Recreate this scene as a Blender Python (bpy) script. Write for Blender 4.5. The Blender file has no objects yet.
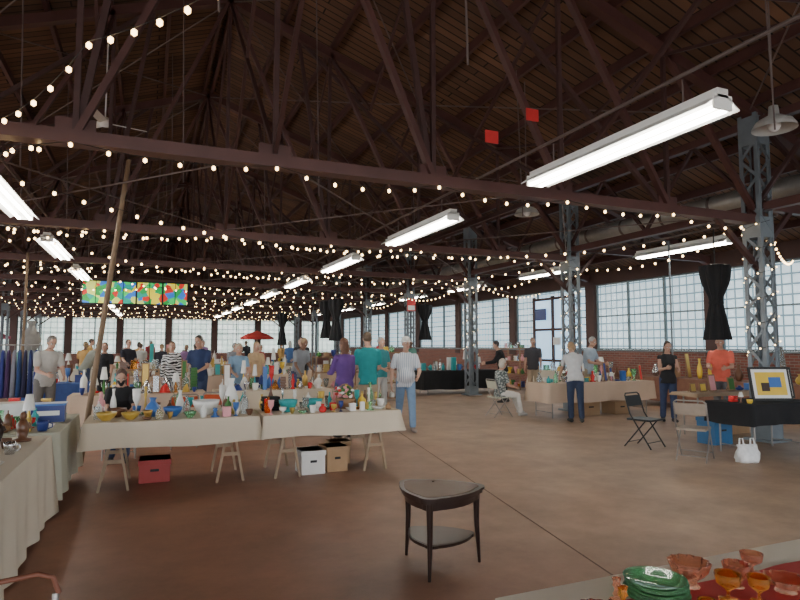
import bpy, math, random
import numpy as np
from mathutils import Vector, Matrix
random.seed(7)
SC=bpy.context.scene
V3=Vector
# ---------------------------------------------------------------- materials
def newmat(name):
    m=bpy.data.materials.new(name); m.use_nodes=True
    nt=m.node_tree; b=nt.nodes.get('Principled BSDF')
    return m,nt,b
_c={}
def pm(name,col,rough=.7,metal=0.,ns=8.,amt=.25,emit=None,es=0.,trans=0.,bump=0.,sampling=True):
    if name in _c: return _c[name]
    m,nt,b=newmat(name)
    b.inputs['Roughness'].default_value=rough; b.inputs['Metallic'].default_value=metal
    tc=nt.nodes.new('ShaderNodeTexCoord'); n=nt.nodes.new('ShaderNodeTexNoise')
    n.inputs['Scale'].default_value=ns; n.inputs['Detail'].default_value=4
    nt.links.new(tc.outputs['Object'],n.inputs['Vector'])
    mx=nt.nodes.new('ShaderNodeMix'); mx.data_type='RGBA'
    lo=[c*(1-amt) for c in col]; hi=[min(1,c*(1+amt)) for c in col]
    mx.inputs[6].default_value=(*lo,1); mx.inputs[7].default_value=(*hi,1)
    nt.links.new(n.outputs['Fac'],mx.inputs[0]); nt.links.new(mx.outputs[2],b.inputs['Base Color'])
    if trans: b.inputs['Transmission Weight'].default_value=trans; b.inputs['IOR'].default_value=1.2
    if emit:
        b.inputs['Emission Color'].default_value=(*emit,1); b.inputs['Emission Strength'].default_value=es
    if bump:
        bp=nt.nodes.new('ShaderNodeBump'); bp.inputs['Strength'].default_value=bump; bp.inputs['Distance'].default_value=.02
        nt.links.new(n.outputs['Fac'],bp.inputs['Height']); nt.links.new(bp.outputs[0],b.inputs['Normal'])
    if not sampling: m.cycles.emission_sampling='NONE'
    _c[name]=m; return m
def fab(col,pat=None,col2=None):
    key='fabric_%d_%d_%d_%s'%(col[0]*255,col[1]*255,col[2]*255,pat)
    if key in _c: return _c[key]
    if not pat: return pm(key,col,.85,ns=14,amt=.18,bump=.3)
    m,nt,b=newmat(key); b.inputs['Roughness'].default_value=.85
    tc=nt.nodes.new('ShaderNodeTexCoord')
    col2=col2 or (.8,.8,.78)
    mx=nt.nodes.new('ShaderNodeMix'); mx.data_type='RGBA'
    mx.inputs[6].default_value=(*col,1); mx.inputs[7].default_value=(*col2,1)
    if pat=='stripe':
        w=nt.nodes.new('ShaderNodeTexWave'); w.inputs['Scale'].default_value=9; w.inputs['Distortion'].default_value=1.
    elif pat=='zebra':
        w=nt.nodes.new('ShaderNodeTexWave'); w.inputs['Scale'].default_value=5; w.inputs['Distortion'].default_value=9; w.bands_direction='Z'
    else:
        w=nt.nodes.new('ShaderNodeTexVoronoi'); w.inputs['Scale'].default_value=22
    nt.links.new(tc.outputs['Object'],w.inputs['Vector'])
    r=nt.nodes.new('ShaderNodeValToRGB'); r.color_ramp.elements[0].position=.38; r.color_ramp.elements[1].position=.55
    nt.links.new(w.outputs[1] if pat in('stripe','zebra') else w.outputs[0],r.inputs[0])
    nt.links.new(r.outputs[0],mx.inputs[0]); nt.links.new(mx.outputs[2],b.inputs['Base Color'])
    _c[key]=m; return m
def brickmat(name,c1,c2,mortar,bw,rh,ms,swz,rough=.8,emit=0.,off=.5,noise=0.):
    m,nt,b=newmat(name); b.inputs['Roughness'].default_value=rough
    tc=nt.nodes.new('ShaderNodeTexCoord'); sp=nt.nodes.new('ShaderNodeSeparateXYZ'); cb=nt.nodes.new('ShaderNodeCombineXYZ')
    nt.links.new(tc.outputs['Object'],sp.inputs[0])
    nt.links.new(sp.outputs[swz[0]],cb.inputs[0]); nt.links.new(sp.outputs[swz[1]],cb.inputs[1])
    br=nt.nodes.new('ShaderNodeTexBrick'); br.offset=off
    br.inputs['Color1'].default_value=(*c1,1); br.inputs['Color2'].default_value=(*c2,1); br.inputs['Mortar'].default_value=(*mortar,1)
    br.inputs['Scale'].default_value=1; br.inputs['Brick Width'].default_value=bw; br.inputs['Row Height'].default_value=rh
    br.inputs['Mortar Size'].default_value=ms; br.inputs['Mortar Smooth'].default_value=.2
    nt.links.new(cb.outputs[0],br.inputs['Vector'])
    out=br.outputs['Color']
    if noise:
        n=nt.nodes.new('ShaderNodeTexNoise'); n.inputs['Scale'].default_value=.8; n.inputs['Detail'].default_value=6
        nt.links.new(tc.outputs['Object'],n.inputs['Vector'])
        mr=nt.nodes.new('ShaderNodeMapRange'); mr.inputs[3].default_value=1-noise; mr.inputs[4].default_value=1+noise
        nt.links.new(n.outputs['Fac'],mr.inputs[0])
        mm=nt.nodes.new('ShaderNodeVectorMath'); mm.operation='SCALE'
        nt.links.new(out,mm.inputs[0]); nt.links.new(mr.outputs[0],mm.inputs['Scale']); out=mm.outputs[0]
    nt.links.new(out,b.inputs['Base Color'])
    if emit:
        nt.links.new(out,b.inputs['Emission Color']); b.inputs['Emission Strength'].default_value=emit
    return m
# ---------------------------------------------------------------- mesh builder
def frame(d):
    d=d.normalized(); a=V3((0,0,1)) if abs(d.z)<.9 else V3((1,0,0))
    u=a.cross(d).normalized(); v=d.cross(u).normalized(); return u,v
class MB:
    def __init__(s): s.V=[];s.F=[];s.M=[];s.S=[];s.mats=[]
    def mi(s,m):
        for i,x in enumerate(s.mats):
            if x is m: return i
        s.mats.append(m); return len(s.mats)-1
    def add(s,vs,fs,mat,sm=False):
        o=len(s.V); s.V.extend([tuple(v) for v in vs]); k=s.mi(mat)
        for f in fs: s.F.append(tuple(i+o for i in f)); s.M.append(k); s.S.append(sm)
    def box(s,c,sz,mat,rz=0,R=None):
        c=V3(c); h=[x/2 for x in sz]
        R=R or Matrix.Rotation(rz,3,'Z')
        vs=[c+R@V3((x*h[0],y*h[1],z*h[2])) for x in(-1,1) for y in(-1,1) for z in(-1,1)]
        s.add(vs,[(0,1,3,2),(4,6,7,5),(0,4,5,1),(2,3,7,6),(0,2,6,4),(1,5,7,3)],mat)
    def beam(s,a,b,w,h,mat):
        a=V3(a);b=V3(b);d=b-a;L=d.length
        u,v=frame(d); d.normalize()
        vs=[p+u*x*w/2+v*y*h/2 for p in(a,b) for x,y in((-1,-1),(1,-1),(1,1),(-1,1))]
        s.add(vs,[(3,2,1,0),(4,5,6,7),(0,1,5,4),(1,2,6,5),(2,3,7,6),(3,0,4,7)],mat)
    def tube(s,pts,rs,mat,seg=8,sm=True,cap=True):
        pts=[V3(p) for p in pts]; n=len(pts)
        if not hasattr(rs,'__len__'): rs=[rs]*n
        vs=[];u=None
        for i,p in enumerate(pts):
            d=(pts[min(i+1,n-1)]-pts[max(i-1,0)])
            if d.length<1e-9: d=V3((0,0,1))
            d.normalize()
            if u is None: u,v=frame(d)
            else:
                u=(u-d*u.dot(d))
                if u.length<1e-6: u,v=frame(d)
                u.normalize(); v=d.cross(u)
            for k in range(seg):
                t=2*math.pi*k/seg; vs.append(p+(u*math.cos(t)+v*math.sin(t))*rs[i])
        fs=[(i*seg+k,i*seg+(k+1)%seg,(i+1)*seg+(k+1)%seg,(i+1)*seg+k) for i in range(n-1) for k in range(seg)]
        s.add(vs,fs,mat,sm)
        if cap: 
            s.add(vs[:seg],[tuple(range(seg))[::-1]],mat); s.add(vs[-seg:],[tuple(range(seg))],mat)
    def lathe(s,c,prof,mat,seg=20,sm=True,fold=0,nf=9,R=None):
        c=V3(c);vs=[];n=len(prof)
        for r,z in prof:
            for k in range(seg):
                t=2*math.pi*k/seg; rr=r*(1+fold*math.sin(nf*t))
                p=V3((rr*math.cos(t),rr*math.sin(t),z))
                vs.append(c+(R@p if R else p))
        fs=[(i*seg+k,i*seg+(k+1)%seg,(i+1)*seg+(k+1)%seg,(i+1)*seg+k) for i in range(n-1) for k in range(seg)]
        s.add(vs,fs,mat,sm)
    def ell(s,c,r,mat,seg=12,rings=8,R=None):
        prof=[(max(1e-4,math.sin(math.pi*i/rings)),-math.cos(math.pi*i/rings)) for i in range(rings+1)]
        c=V3(c);vs=[]
        for a,z in prof:
            for k in range(seg):
                t=2*math.pi*k/seg; p=V3((a*math.cos(t)*r[0],a*math.sin(t)*r[1],z*r[2])); vs.append(c+(R@p if R else p))
        fs=[(i*seg+k,i*seg+(k+1)%seg,(i+1)*seg+(k+1)%seg,(i+1)*seg+k) for i in range(rings) for k in range(seg)]
        s.add(vs,fs,mat,True)
    def capsule(s,a,b,ra,rb,mat,seg=12):
        a=V3(a);b=V3(b);d=b-a
        if d.length<1e-5: d=V3((0,0,1e-3)); b=a+d
        n=d.normalized();pts=[];rs=[]
        for i in range(4):
            t=math.pi/2*i/4; pts.append(a-n*ra*math.cos(t)); rs.append(max(1e-3,ra*math.sin(t)))
        pts+= [a,b]; rs+=[ra,rb]
        for i in range(1,5):
            t=math.pi/2*i/4; pts.append(b+n*rb*math.sin(t)); rs.append(max(1e-3,rb*math.cos(t)))
        s.tube(pts,rs,mat,seg)
    def prism(s,poly,z0,z1,mat,sm=False,fx=lambda p:p):
        n=len(poly)
        vs=[fx(V3((x,y,z0))) for x,y in poly]+[fx(V3((x,y,z1))) for x,y in poly]
        s.add(vs,[tuple(range(n))[::-1],tuple(range(n,2*n))],mat)
        s.add(vs,[(i,(i+1)%n,n+(i+1)%n,n+i) for i in range(n)],mat,sm)
    def mesh(s,name):
        me=bpy.data.meshes.new(name); me.from_pydata(s.V,[],s.F)
        for m in s.mats: me.materials.append(m)
        me.polygons.foreach_set('material_index',s.M); me.polygons.foreach_set('use_smooth',s.S)
        me.update(); return me
    def build(s,name,loc=(0,0,0),rz=0,bevel=0):
        o=bpy.data.objects.new(name,s.mesh(name)); o.location=loc; o.rotation_euler=(0,0,rz)
        SC.collection.objects.link(o)
        if bevel:
            b=o.modifiers.new('bevel','BEVEL'); b.width=bevel; b.segments=2; b.limit_method='ANGLE'
        return o
# ---------------------------------------------------------------- shared materials
STEEL=pm('maroon_painted_steel',(.088,.034,.029),.5,ns=3,amt=.35)
STEEL2=pm('maroon_painted_steel_dark',(.062,.026,.023),.55,ns=3,amt=.3)
GREY=pm('grey_blue_painted_steel',(.17,.20,.225),.45,ns=4,amt=.3)
ROD=pm('galvanised_rod',(.17,.13,.12),.5,.3,ns=4)
WHITE=pm('white_enamel',(.8,.8,.77),.4,ns=3,amt=.08)
TUBE=pm('fluorescent_tube',(1,1,1),.5,emit=(1,.95,.85),es=34)
BULB=pm('warm_bulb',(1,.8,.5),.4,emit=(1,.66,.30),es=11,sampling=False)
WIRE=pm('black_wire',(.015,.015,.015),.6)
BLACK=pm('black_fabric',(.012,.012,.014),.9,ns=12)
CREAM=pm('cream_tablecloth',(.64,.55,.42),.9,ns=3,amt=.1,bump=.15)
WHITEC=pm('white_tablecloth',(.68,.62,.51),.9,ns=3,amt=.08,bump=.15)
TAN=pm('tan_tablecloth',(.58,.44,.33),.9,ns=3,amt=.12,bump=.15)
GREENC=pm('sage_tablecloth',(.50,.50,.40),.9,ns=3,amt=.12)
WOOD=pm('raw_wood',(.28,.16,.08),.6,ns=9,amt=.35)
LWOOD=pm('pale_wood',(.36,.26,.17),.6,ns=9,amt=.25)
POLEW=pm('weathered_pole_wood',(.20,.13,.075),.7,ns=9,amt=.3)
WALNUT=pm('dark_walnut',(.03,.014,.010),.28,ns=6,amt=.5)
METAL=pm('folding_chair_metal',(.30,.28,.26),.4,.6)
CARD=pm('cardboard',(.42,.27,.15),.85,ns=6,amt=.15)
def C(n,c,r=.3,**k): return pm(n,c,r,amt=.12,**k)
MUST=C('mustard_glaze',(.5,.33,.06));BLUE=C('blue_glaze',(.04,.14,.42));WPOR=C('white_porcelain',(.78,.77,.73))
TEAL=C('teal_glaze',(.03,.35,.36));AMBER=C('amber_glass',(.9,.42,.10),.05,trans=.85);GGL=C('green_glass',(.50,.95,.58),.05,trans=.8)
CLEAR=C('clear_glass',(.8,.85,.85),.05,trans=.8);REDC=C('red_cloth',(.45,.035,.03),.85);BROWN=C('brown_stoneware',(.14,.06,.03))
DGREEN=C('leaf_green',(.04,.16,.03),.6);YEL=C('yellow_plastic',(.8,.55,.05));REDG=C('red_glass',(.6,.03,.03),.15);PINK=C('pink_glaze',(.7,.3,.32))
SILV=pm('silver_metal',(.6,.6,.6),.25,.9);GOLD=pm('brass_metal',(.6,.4,.12),.3,.9);NAVY=C('navy_plastic',(.02,.04,.2));ORANGE=C('orange_upholstery',(.6,.1,.03),.7)
CROSE=C('rose_amber_glass',(.92,.45,.30),.05,trans=.85)
# ---------------------------------------------------------------- floor
def floor_mat():
    m,nt,b=newmat('worn_concrete')
    tc=nt.nodes.new('ShaderNodeTexCoord'); sp=nt.nodes.new('ShaderNodeSeparateXYZ'); nt.links.new(tc.outputs['Object'],sp.inputs[0])
    n=nt.nodes.new('ShaderNodeTexNoise'); n.inputs['Scale'].default_value=.5; n.inputs['Detail'].default_value=9; n.inputs['Roughness'].default_value=.62
    nt.links.new(tc.outputs['Object'],n.inputs['Vector'])
    n2=nt.nodes.new('ShaderNodeTexNoise'); n2.inputs['Scale'].default_value=1.3; n2.inputs['Detail'].default_value=12; n2.inputs['Roughness'].default_value=.72
    nt.links.new(tc.outputs['Object'],n2.inputs['Vector'])
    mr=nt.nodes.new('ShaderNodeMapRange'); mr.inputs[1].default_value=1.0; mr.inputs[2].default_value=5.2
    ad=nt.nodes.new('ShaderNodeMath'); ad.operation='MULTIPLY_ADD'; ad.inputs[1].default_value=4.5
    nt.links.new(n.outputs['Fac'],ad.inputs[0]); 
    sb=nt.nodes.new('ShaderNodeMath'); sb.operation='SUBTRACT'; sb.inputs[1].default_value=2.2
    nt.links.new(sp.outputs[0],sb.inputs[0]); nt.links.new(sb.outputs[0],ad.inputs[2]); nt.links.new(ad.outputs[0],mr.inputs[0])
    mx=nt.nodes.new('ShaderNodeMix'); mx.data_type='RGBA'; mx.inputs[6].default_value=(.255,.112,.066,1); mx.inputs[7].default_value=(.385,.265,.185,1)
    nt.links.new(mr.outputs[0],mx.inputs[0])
    mr2=nt.nodes.new('ShaderNodeMapRange'); mr2.inputs[1].default_value=.3; mr2.inputs[2].default_value=.7; mr2.inputs[3].default_value=.66; mr2.inputs[4].default_value=1.24
    nt.links.new(n2.outputs['Fac'],mr2.inputs[0])
    sc=nt.nodes.new('ShaderNodeVectorMath'); sc.operation='SCALE'; nt.links.new(mx.outputs[2],sc.inputs[0]); nt.links.new(mr2.outputs[0],sc.inputs['Scale'])
    nt.links.new(sc.outputs[0],b.inputs['Base Color']); b.inputs['Roughness'].default_value=.5
    bp=nt.nodes.new('ShaderNodeBump'); bp.inputs['Strength'].default_value=.08; bp.inputs['Distance'].default_value=.01
    nt.links.new(n2.outputs['Fac'],bp.inputs['Height']); nt.links.new(bp.outputs[0],b.inputs['Normal'])
    return m
FL=floor_mat()
XW,XL,YF,YB=14.5,-11.9,47.5,-8.
RX=1.3; RZ=8.8; SL=.35
def roofz(x): return RZ-SL*abs(x-RX)
m=MB(); m.box(((XW+XL)/2,(YF+YB)/2,-.1),(XW-XL+.6,YF-YB+.6,.2),FL)
JT=pm('floor_joint',(.12,.07,.05),.9)
m.build('floor')
m=MB(); m.beam((2.55,.8,.0005),(4.35,10.5,.0005),.012,.003,JT); m.beam((4.35,10.5,.0005),(9.0,35,.0005),.012,.003,JT)
m.build('trim_floor_joint')
m=MB(); m.box((0,15,-.3),(160,160,.15),pm('pale_bounce_ground',(.45,.43,.4),.9)); m.build('ground_outside')  # unseen ground made pale to bounce sunlight up to the ceiling
# ---------------------------------------------------------------- roof
PLANK=brickmat('roof_planks',(.185,.098,.056),(.095,.050,.032),(.016,.010,.008),3.,.19,.016,(0,1),noise=.55)
m=MB()
for sx,xe in((1,XW+.8),(-1,XL-.8)):
    vs=[]
    for z in(0,.12):
        for (x,y) in((RX,YB-.5),(xe,YB-.5),(xe,YF+.5),(RX,YF+.5)): vs.append((x,y,roofz(x)+z))
    m.add(vs,[(0,1,2,3),(7,6,5,4),(0,4,5,1),(1,5,6,2),(2,6,7,3),(3,7,4,0)],PLANK)
m.build('ceiling')
m=MB(); k=0
while RX+.1+k*1.02<XW:
    for sx in(1,-1):
        xx=RX+sx*(.1+k*1.02)
        if XL<xx<XW: m.box((xx,(YF+YB)/2,roofz(xx)-.09),(.07,YF-YB,.17),STEEL)
    k+=1
m.build('roof_purlins')
PW=4.95; Y0=1.9; NB=10
YS=[Y0+PW*i for i in range(-1,NB)]
XC,XCL=9.6,-7.
BC=3.75
def truss(y):
    m=MB(); N=8; dx=(XC-XCL)/N
    tz=lambda x: roofz(x)-.28
    for o in(-.07,.07): m.box(((XC+XCL)/2,y+o,BC),(XC-XCL,.035,.13),STEEL)
    m.box(((XC+XCL)/2,y,BC-.07),(XC-XCL,.2,.02),STEEL)
    for sx,xe in((1,XW-.1),(-1,XL+.1)):
        m.beam((RX,y,tz(RX)),(xe,y,tz(xe)),.16,.18,STEEL)
    for i in range(N+1):
        x=XCL+dx*i
        m.beam((x,y,BC),(x,y,tz(x)),.06,.06,STEEL2)
        if i<N:
            x2=x+dx
            if i<N/2: m.beam((x,y-.03,BC),(x2,y-.03,tz(x2)),.10,.07,STEEL)
            else: m.beam((x2,y-.03,BC),(x,y-.03,tz(x)),.10,.07,STEEL)
    for i in(1,3,5,7):
        x=XCL+dx*i; m.beam((x,y+.05,BC),(RX+(1.4 if x>RX else -1.4),y+.05,tz(RX+1.4)),.07,.07,STEEL2)
    for i in range(N+1):
        x=XCL+dx*i; m.box((x,y,BC+.08),(.38,.03,.26),STEEL)
    for xa,xb in((XC,XW),(XCL,XL)):
        sg=1 if xb>xa else -1
        m.beam((xa,y,4.02),(xb-sg*.05,y,4.0),.12,.16,STEEL)
        m.beam((xa,y,3.1),(xa+sg*.9,y,4.0),.07,.07,STEEL2)
        m.beam((xa,y,5.6),(xa+sg*2.4,y,4.02),.07,.07,STEEL2)
        m.beam((xa+sg*2.4,y,4.02),(xa+sg*2.4,y,tz(xa+sg*2.4)),.06,.06,STEEL2)
        m.beam((xa,y,2.9),(xa-sg*1.0,y,BC-.05),.08,.08,STEEL2)
    m.build('roof_truss')
for y in YS: truss(y)
m=MB()
for xa in(XC,XCL):
    for z in(3.95,5.45): m.box((xa,(YS[0]+YS[-1])/2,z),(.14,YS[-1]-YS[0],.14),STEEL)
    for a in YS[:-1]:
        for j in range(4):
            y=a+PW*j/4; yb=y+PW/4
            z0,z1=(4.0,5.4) if j%2==0 else (5.4,4.0)
            m.beam((xa,y,z0),(xa,yb,z1),.06,.06,STEEL2)
for xa in(-2.85,5.45):
    m.box((xa,(YS[2]+YS[-1])/2,BC+.1),(.05,YS[-1]-YS[2],.07),STEEL2)
for xa in(-2.85,1.3,5.45):
    for a in YS[1:-1]:
        t=roofz(xa)-.35
        m.beam((xa,a,BC+.1),(xa,a+PW,t),.05,.05,STEEL2); m.beam((xa,a,t),(xa,a+PW,BC+.1),.05,.05,STEEL2)
for xa in(-4.9,-.8,3.4,7.5):
    for a in YS[:-1]:
        m.beam((xa,a,roofz(xa)-.35),(xa,a+PW/2,BC+1.9),.04,.05,STEEL2); m.beam((xa,a+PW,roofz(xa)-.35),(xa,a+PW/2,BC+1.9),.04,.05,STEEL2)
m.build('roof_sway_bracing')
m=MB()
for i,a in enumerate(YS[:-1]):
    for xa,xb in((-6.9,-2.85),(-2.85,1.3),(1.3,5.45),(5.45,9.5)):
        if a>3: m.tube([(xa,a,BC+.05),(xb,a+PW,BC+.05)],.011,ROD,6); m.tube([(xb,a,BC+.09),(xa,a+PW,BC+.09)],.011,ROD,6)
        m.tube([(xa,a,roofz(xa)-.3),(xb,a+PW,roofz(xb)-.3)],.014,ROD,6); m.tube([(xb,a,roofz(xb)-.33),(xa,a+PW,roofz(xa)-.33)],.014,ROD,6)
    for xa in(0.3,2.4,-1.8,6.4): m.tube([(xa,a+PW/2,roofz(xa)-.1),(xa+.1,a+PW/2,BC+.3)],.01,ROD,6)
m.build('roof_tie_rods')
def column(x,y,mat=GREY):
    m=MB(); w=.15; H=roofz(x)-.3
    for sx in(-1,1):
        for sy in(-1,1):
            m.box((sx*w,sy*(w-.012),H/2),(.015,.07,H),mat); m.box((sx*(w-.03),sy*w,H/2),(.08,.014,H),mat)
    n=int(H/.34)
    for i in range(n):
        z=.25+i*(H-.4)/n; z2=z+(H-.4)/n
        for sg in(-1,1):
            a,b=(-w,w) if i%2 else(w,-w)
            m.beam((a,sg*(w+.004),z),(b,sg*(w+.004),z2),.05,.01,mat)
            m.beam((sg*(w+.004),a,z),(sg*(w+.004),b,z2),.01,.05,mat)
    m.box((0,0,.02),(.5,.5,.04),mat); m.box((0,0,.16),(.33,.33,.24),mat); m.box((0,0,H-.3),(.33,.33,.5),mat); m.box((0,0,3.6),(.34,.34,.35),mat)
    m.build('steel_column',(x,y,0))
for y in YS[1:]:
    column(XC,y); 
    if y>20 or y<3: column(XCL,y)
# ---------------------------------------------------------------- walls
BRK=brickmat('red_brick',(.26,.085,.06),(.18,.065,.05),(.24,.2,.17),.22,.075,.008,(1,2),noise=.25)
BRKF=brickmat('red_brick_far',(.26,.085,.06),(.18,.065,.05),(.24,.2,.17),.22,.075,.008,(0,2),noise=.25)
DW=pm('dark_wall_paint',(.09,.05,.043),.8,ns=2)
GLS=brickmat('window_glazing_side',(.56,.68,.74),(.46,.58,.64),(.13,.20,.24),.26,.26,.026,(1,2),.4,emit=1.45,off=0,noise=.22)  # daylight behind the side panes is put in as emission
GLF=brickmat('window_glazing_far',(.85,.92,.88),(.58,.72,.64),(.2,.27,.27),.4,.4,.03,(0,2),.4,emit=1.6,off=0,noise=.35)  # outdoor brightness and tints put into the far panes as emission
SASH=pm('window_sash',(.16,.20,.21),.5)
m=MB(); L=YF-YB; yc=(YF+YB)/2
m.box((XW+.15,yc,.7),(.3,L,1.4),BRK); m.box((XW+.15,yc,3.98),(.3,L,.5),DW)
for y in [YB]+YS+[YF]:
    m.box((XW+.13,y,2.5),(.34,.45,2.6),DW)
m.build('wall_right')
m=MB(); m.box((XW-.04,yc,1.42),(.06,L,.06),SASH); m.build('trim_sill_right')
wn=1
pts=[YB]+YS+[YF]
for a,b in zip(pts[:-1],pts[1:]):
    a+=.23;b-=.23
    if b-a<.6: continue
    m=MB(); m.box((XW+.16,(a+b)/2,2.6),(.03,b-a,2.3),GLS)
    n=3
    for i in range(n+1): 
        y=a+(b-a)*i/n; m.box((XW+.1,min(max(y,a+.03),b-.03),2.6),(.08,.05,2.3),SASH)
    for z in(1.47,2.6,3.7): m.box((XW+.1,(a+b)/2,z),(.07,b-a,.04),SASH)
    m.build('window_%d'%wn); wn+=1
DG=pm('door_glass_daylight',(.5,.7,.85),.2,emit=(.42,.66,.92),es=1.2)
m=MB(); y0,y1=17.5,19.9; xd=XW-.11
m.box((xd,(y0+y1)/2,1.7),(.03,y1-y0,3.4),DG)
for y in(y0,(y0+y1)/2,y1): m.box((xd-.04,y,1.75),(.1,.1,3.5),DW)
for z in(.12,1.0,2.2,3.4): m.box((xd-.04,(y0+y1)/2,z),(.09,y1-y0,.09),DW)
m.box((xd-.1,y0+.9,1.75),(.02,.45,.3),WHITE); m.box((xd-.1,y1-.5,2.8),(.02,.7,.45),NAVY)
m.build('door_1')
m=MB(); W=XW-XL; xc=(XW+XL)/2
m.box((xc,YF+.15,.5),(W,.3,1.0),BRKF)
poly=[(XL,3.55),(XW,3.55),(XW,roofz(XW)),(RX,RZ),(XL,roofz(XL))]
m.prism(poly,0,.3,DW,fx=lambda p:V3((p.x,YF+.3-p.z,p.y)))
nb=8
for i in range(nb+1): m.box((XL+W*i/nb,YF+.13,2.3),(.4,.34,2.6),DW)
m.build('wall_far')
for i in range(nb):
    a=XL+W*i/nb+.2;b=XL+W*(i+1)/nb-.2
    m=MB(); m.box(((a+b)/2,YF+.16,2.28),(b-a,.03,2.55),GLF)
    for j in range(3): m.box((a+.03+(b-a-.06)*j/2,YF+.1,2.28),(.05,.08,2.55),SASH)
    for z in(1.05,2.5,3.5): m.box(((a+b)/2,YF+.1,z),(b-a,.07,.05),SASH)
    m.build('window_%d'%wn); wn+=1
m=MB()
m.box((XL-.15,yc,3.95),(.3,L,.4),DW); m.box((XL-.15,34,.5),(.3,26,1.0),BRK)
for y in pts: m.box((XL-.15,y,1.9),(.34,.4,3.8),DW)
m.build('wall_left')
m=MB(); m.prism([(XL,3.7),(XW,3.7),(XW,roofz(XW)),(RX,RZ-1.2),(XL,roofz(XL))],0,.3,DW,fx=lambda p:V3((p.x,YB-p.z+.3,p.y)))
for x in(XL+.3,XCL,XC,XW-.3): m.box((x,YB+.15,1.85),(.5,.3,3.7),DW)
m.build('wall_back')
# ---------------------------------------------------------------- fluorescent fixtures
def fixture(x,y,z,L=2.7):
    m=MB(); h=L/2
    m.box((0,0,.13),(.13,L,.08),WHITE)
    for sg in(-1,1):
        vs=[(sg*.05,-h,.1),(sg*.05,h,.1),(sg*.2,h,-.0),(sg*.2,-h,-.0)]
        m.add(vs+[(a,b,c+.012) for a,b,c in vs],[(0,1,2,3),(7,6,5,4),(0,4,5,1),(1,5,6,2),(2,6,7,3),(3,7,4,0)],WHITE)
        m.tube([(sg*.075,-h+.04,-.0),(sg*.075,h-.04,-.0)],.022,TUBE,10)
        m.box((0,sg*(h-.01),.05),(.22,.02,.13),WHITE)
        m.tube([(0,sg*h*.7,.16),(0,sg*h*.7,.42)],.008,ROD,6)
    m.build('fluorescent_light_fixture',(x,y,z))
for i in range(9): fixture(4.45,4.78+4.87*i-.0,3.62)
for i in range(8): fixture(-1.9,9.62+4.87*i,3.62)
for i in range(7): fixture(11.0,9.7+4.95*i,3.72,2.5)
m=MB()
for x,z in((4.45,4.08),(-1.9,4.08),(11.0,4.2)): m.tube([(x,1.9,z),(x,46,z)],.018,ROD,6)
m.build('lighting_conduit')
def dome(x,y,z):
    m=MB(); m.lathe((0,0,0),[(.24,0),(.235,.03),(.19,.1),(.1,.15),(.06,.17),(.05,.28),(.001,.3)],pm('grey_enamel',(.45,.45,.43),.4),20)
    m.ell((0,0,.05),(.07,.07,.08),pm('frosted_lamp',(.8,.8,.8),.4)); m.tube([(0,0,.28),(0,0,roofz(x)-z-.05)],.01,ROD,6); m.build('dome_pendant_lamp',(x,y,z))
for i in range(5): dome(6.75,4.55+5*i,4.15)
m=MB(); m.tube([(10.4,3,4.4),(10.4,30,4.4)],.19,pm('spiral_duct',(.42,.42,.40),.35,.6,ns=5),18)
for i in range(22): m.tube([(10.4,3.5+i*1.2,4.4),(10.4,3.56+i*1.2,4.4)],.2,ROD,18)
m.build('ventilation_duct')
m=MB(); m.tube([(0,0,.1),(0,0,1.85)],.015,WHITE,8); m.lathe((0,0,-.08),[(.001,0),(.1,.02),(.12,.08),(.08,.18),(.001,.2)],WHITE,16)
for k in range(3):
    R=Matrix.Rotation(k*2.094+.25,3,'Z'); m.box(R@V3((.45,0,-.0)),(.68,.16,.016),WHITE,R=R@Matrix.Rotation(.35,3,'X'))
m.build('ceiling_fan',(-.96,13.1,6.1))
RS=pm('red_sign',(.5,.03,.03),.5,emit=(.5,.02,.02),es=.15)
for x,z in((4.87,4.83),(4.2,4.42)):
    m=MB(); m.box((0,0,0),(.2,.02,.17),RS); m.box((0,.04,0),(.03,.08,.03),STEEL2); m.build('small_red_flag',(x,6.72,z))  # small red flags at the truss, with a faint glow added
m=MB(); m.box((0,0,0),(.36,.02,.5),RS); m.box((0,-.012,-.12),(.3,.01,.18),WHITE); m.build('column_sign',(XC,21.5,3.2))
# ---------------------------------------------------------------- string lights
def ico():
    t=(1+5**.5)/2; v=np.array([(-1,t,0),(1,t,0),(-1,-t,0),(1,-t,0),(0,-1,t),(0,1,t),(0,-1,-t),(0,1,-t),(t,0,-1),(t,0,1),(-t,0,-1),(-t,0,1)],float)
    v/=np.linalg.norm(v[0]); f=[(0,11,5),(0,5,1),(0,1,7),(0,7,10),(0,10,11),(1,5,9),(5,11,4),(11,10,2),(10,7,6),(7,1,8),(3,9,4),(3,4,2),(3,2,6),(3,6,8),(3,8,9),(4,9,5),(2,4,11),(6,2,10),(8,6,7),(9,8,1)]
    return v,f
IV,IF=ico()
def strings(name,runs,r=.024,sp=.3):
    m=MB()
    for A,B,sag in runs:
        A=V3(A);B=V3(B);L=(B-A).length;n=max(3,int(L/sp)); P=[]
        for i in range(n+1):
            t=i/n; p=A.lerp(B,t); p.z-=sag*4*t*(1-t); P.append(p)
        m.tube(P,.004,WIRE,4,cap=False)
        for p in P[:-1]:
            c=np.array((p.x,p.y,p.z-.035)); m.add((IV*r*np.array((1,1,1.25))+c).tolist(),IF,BULB,True)
            m.box((p.x,p.y,p.z-.006),(.016,.016,.03),WIRE)
    return m.build(name)
strings('string_lights_near',[((-1.5,6.8,3.8),(-.5,5.0,3.95),.12),((-.5,5.0,3.95),(1.0,2.7,3.95),.12),((-1.6,6.7,3.75),(-4.2,5.2,4.0),.15),
    ((-4.5,11.5,3.7),(-1.2,6.9,3.72),.25)],.024,.30)
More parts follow.
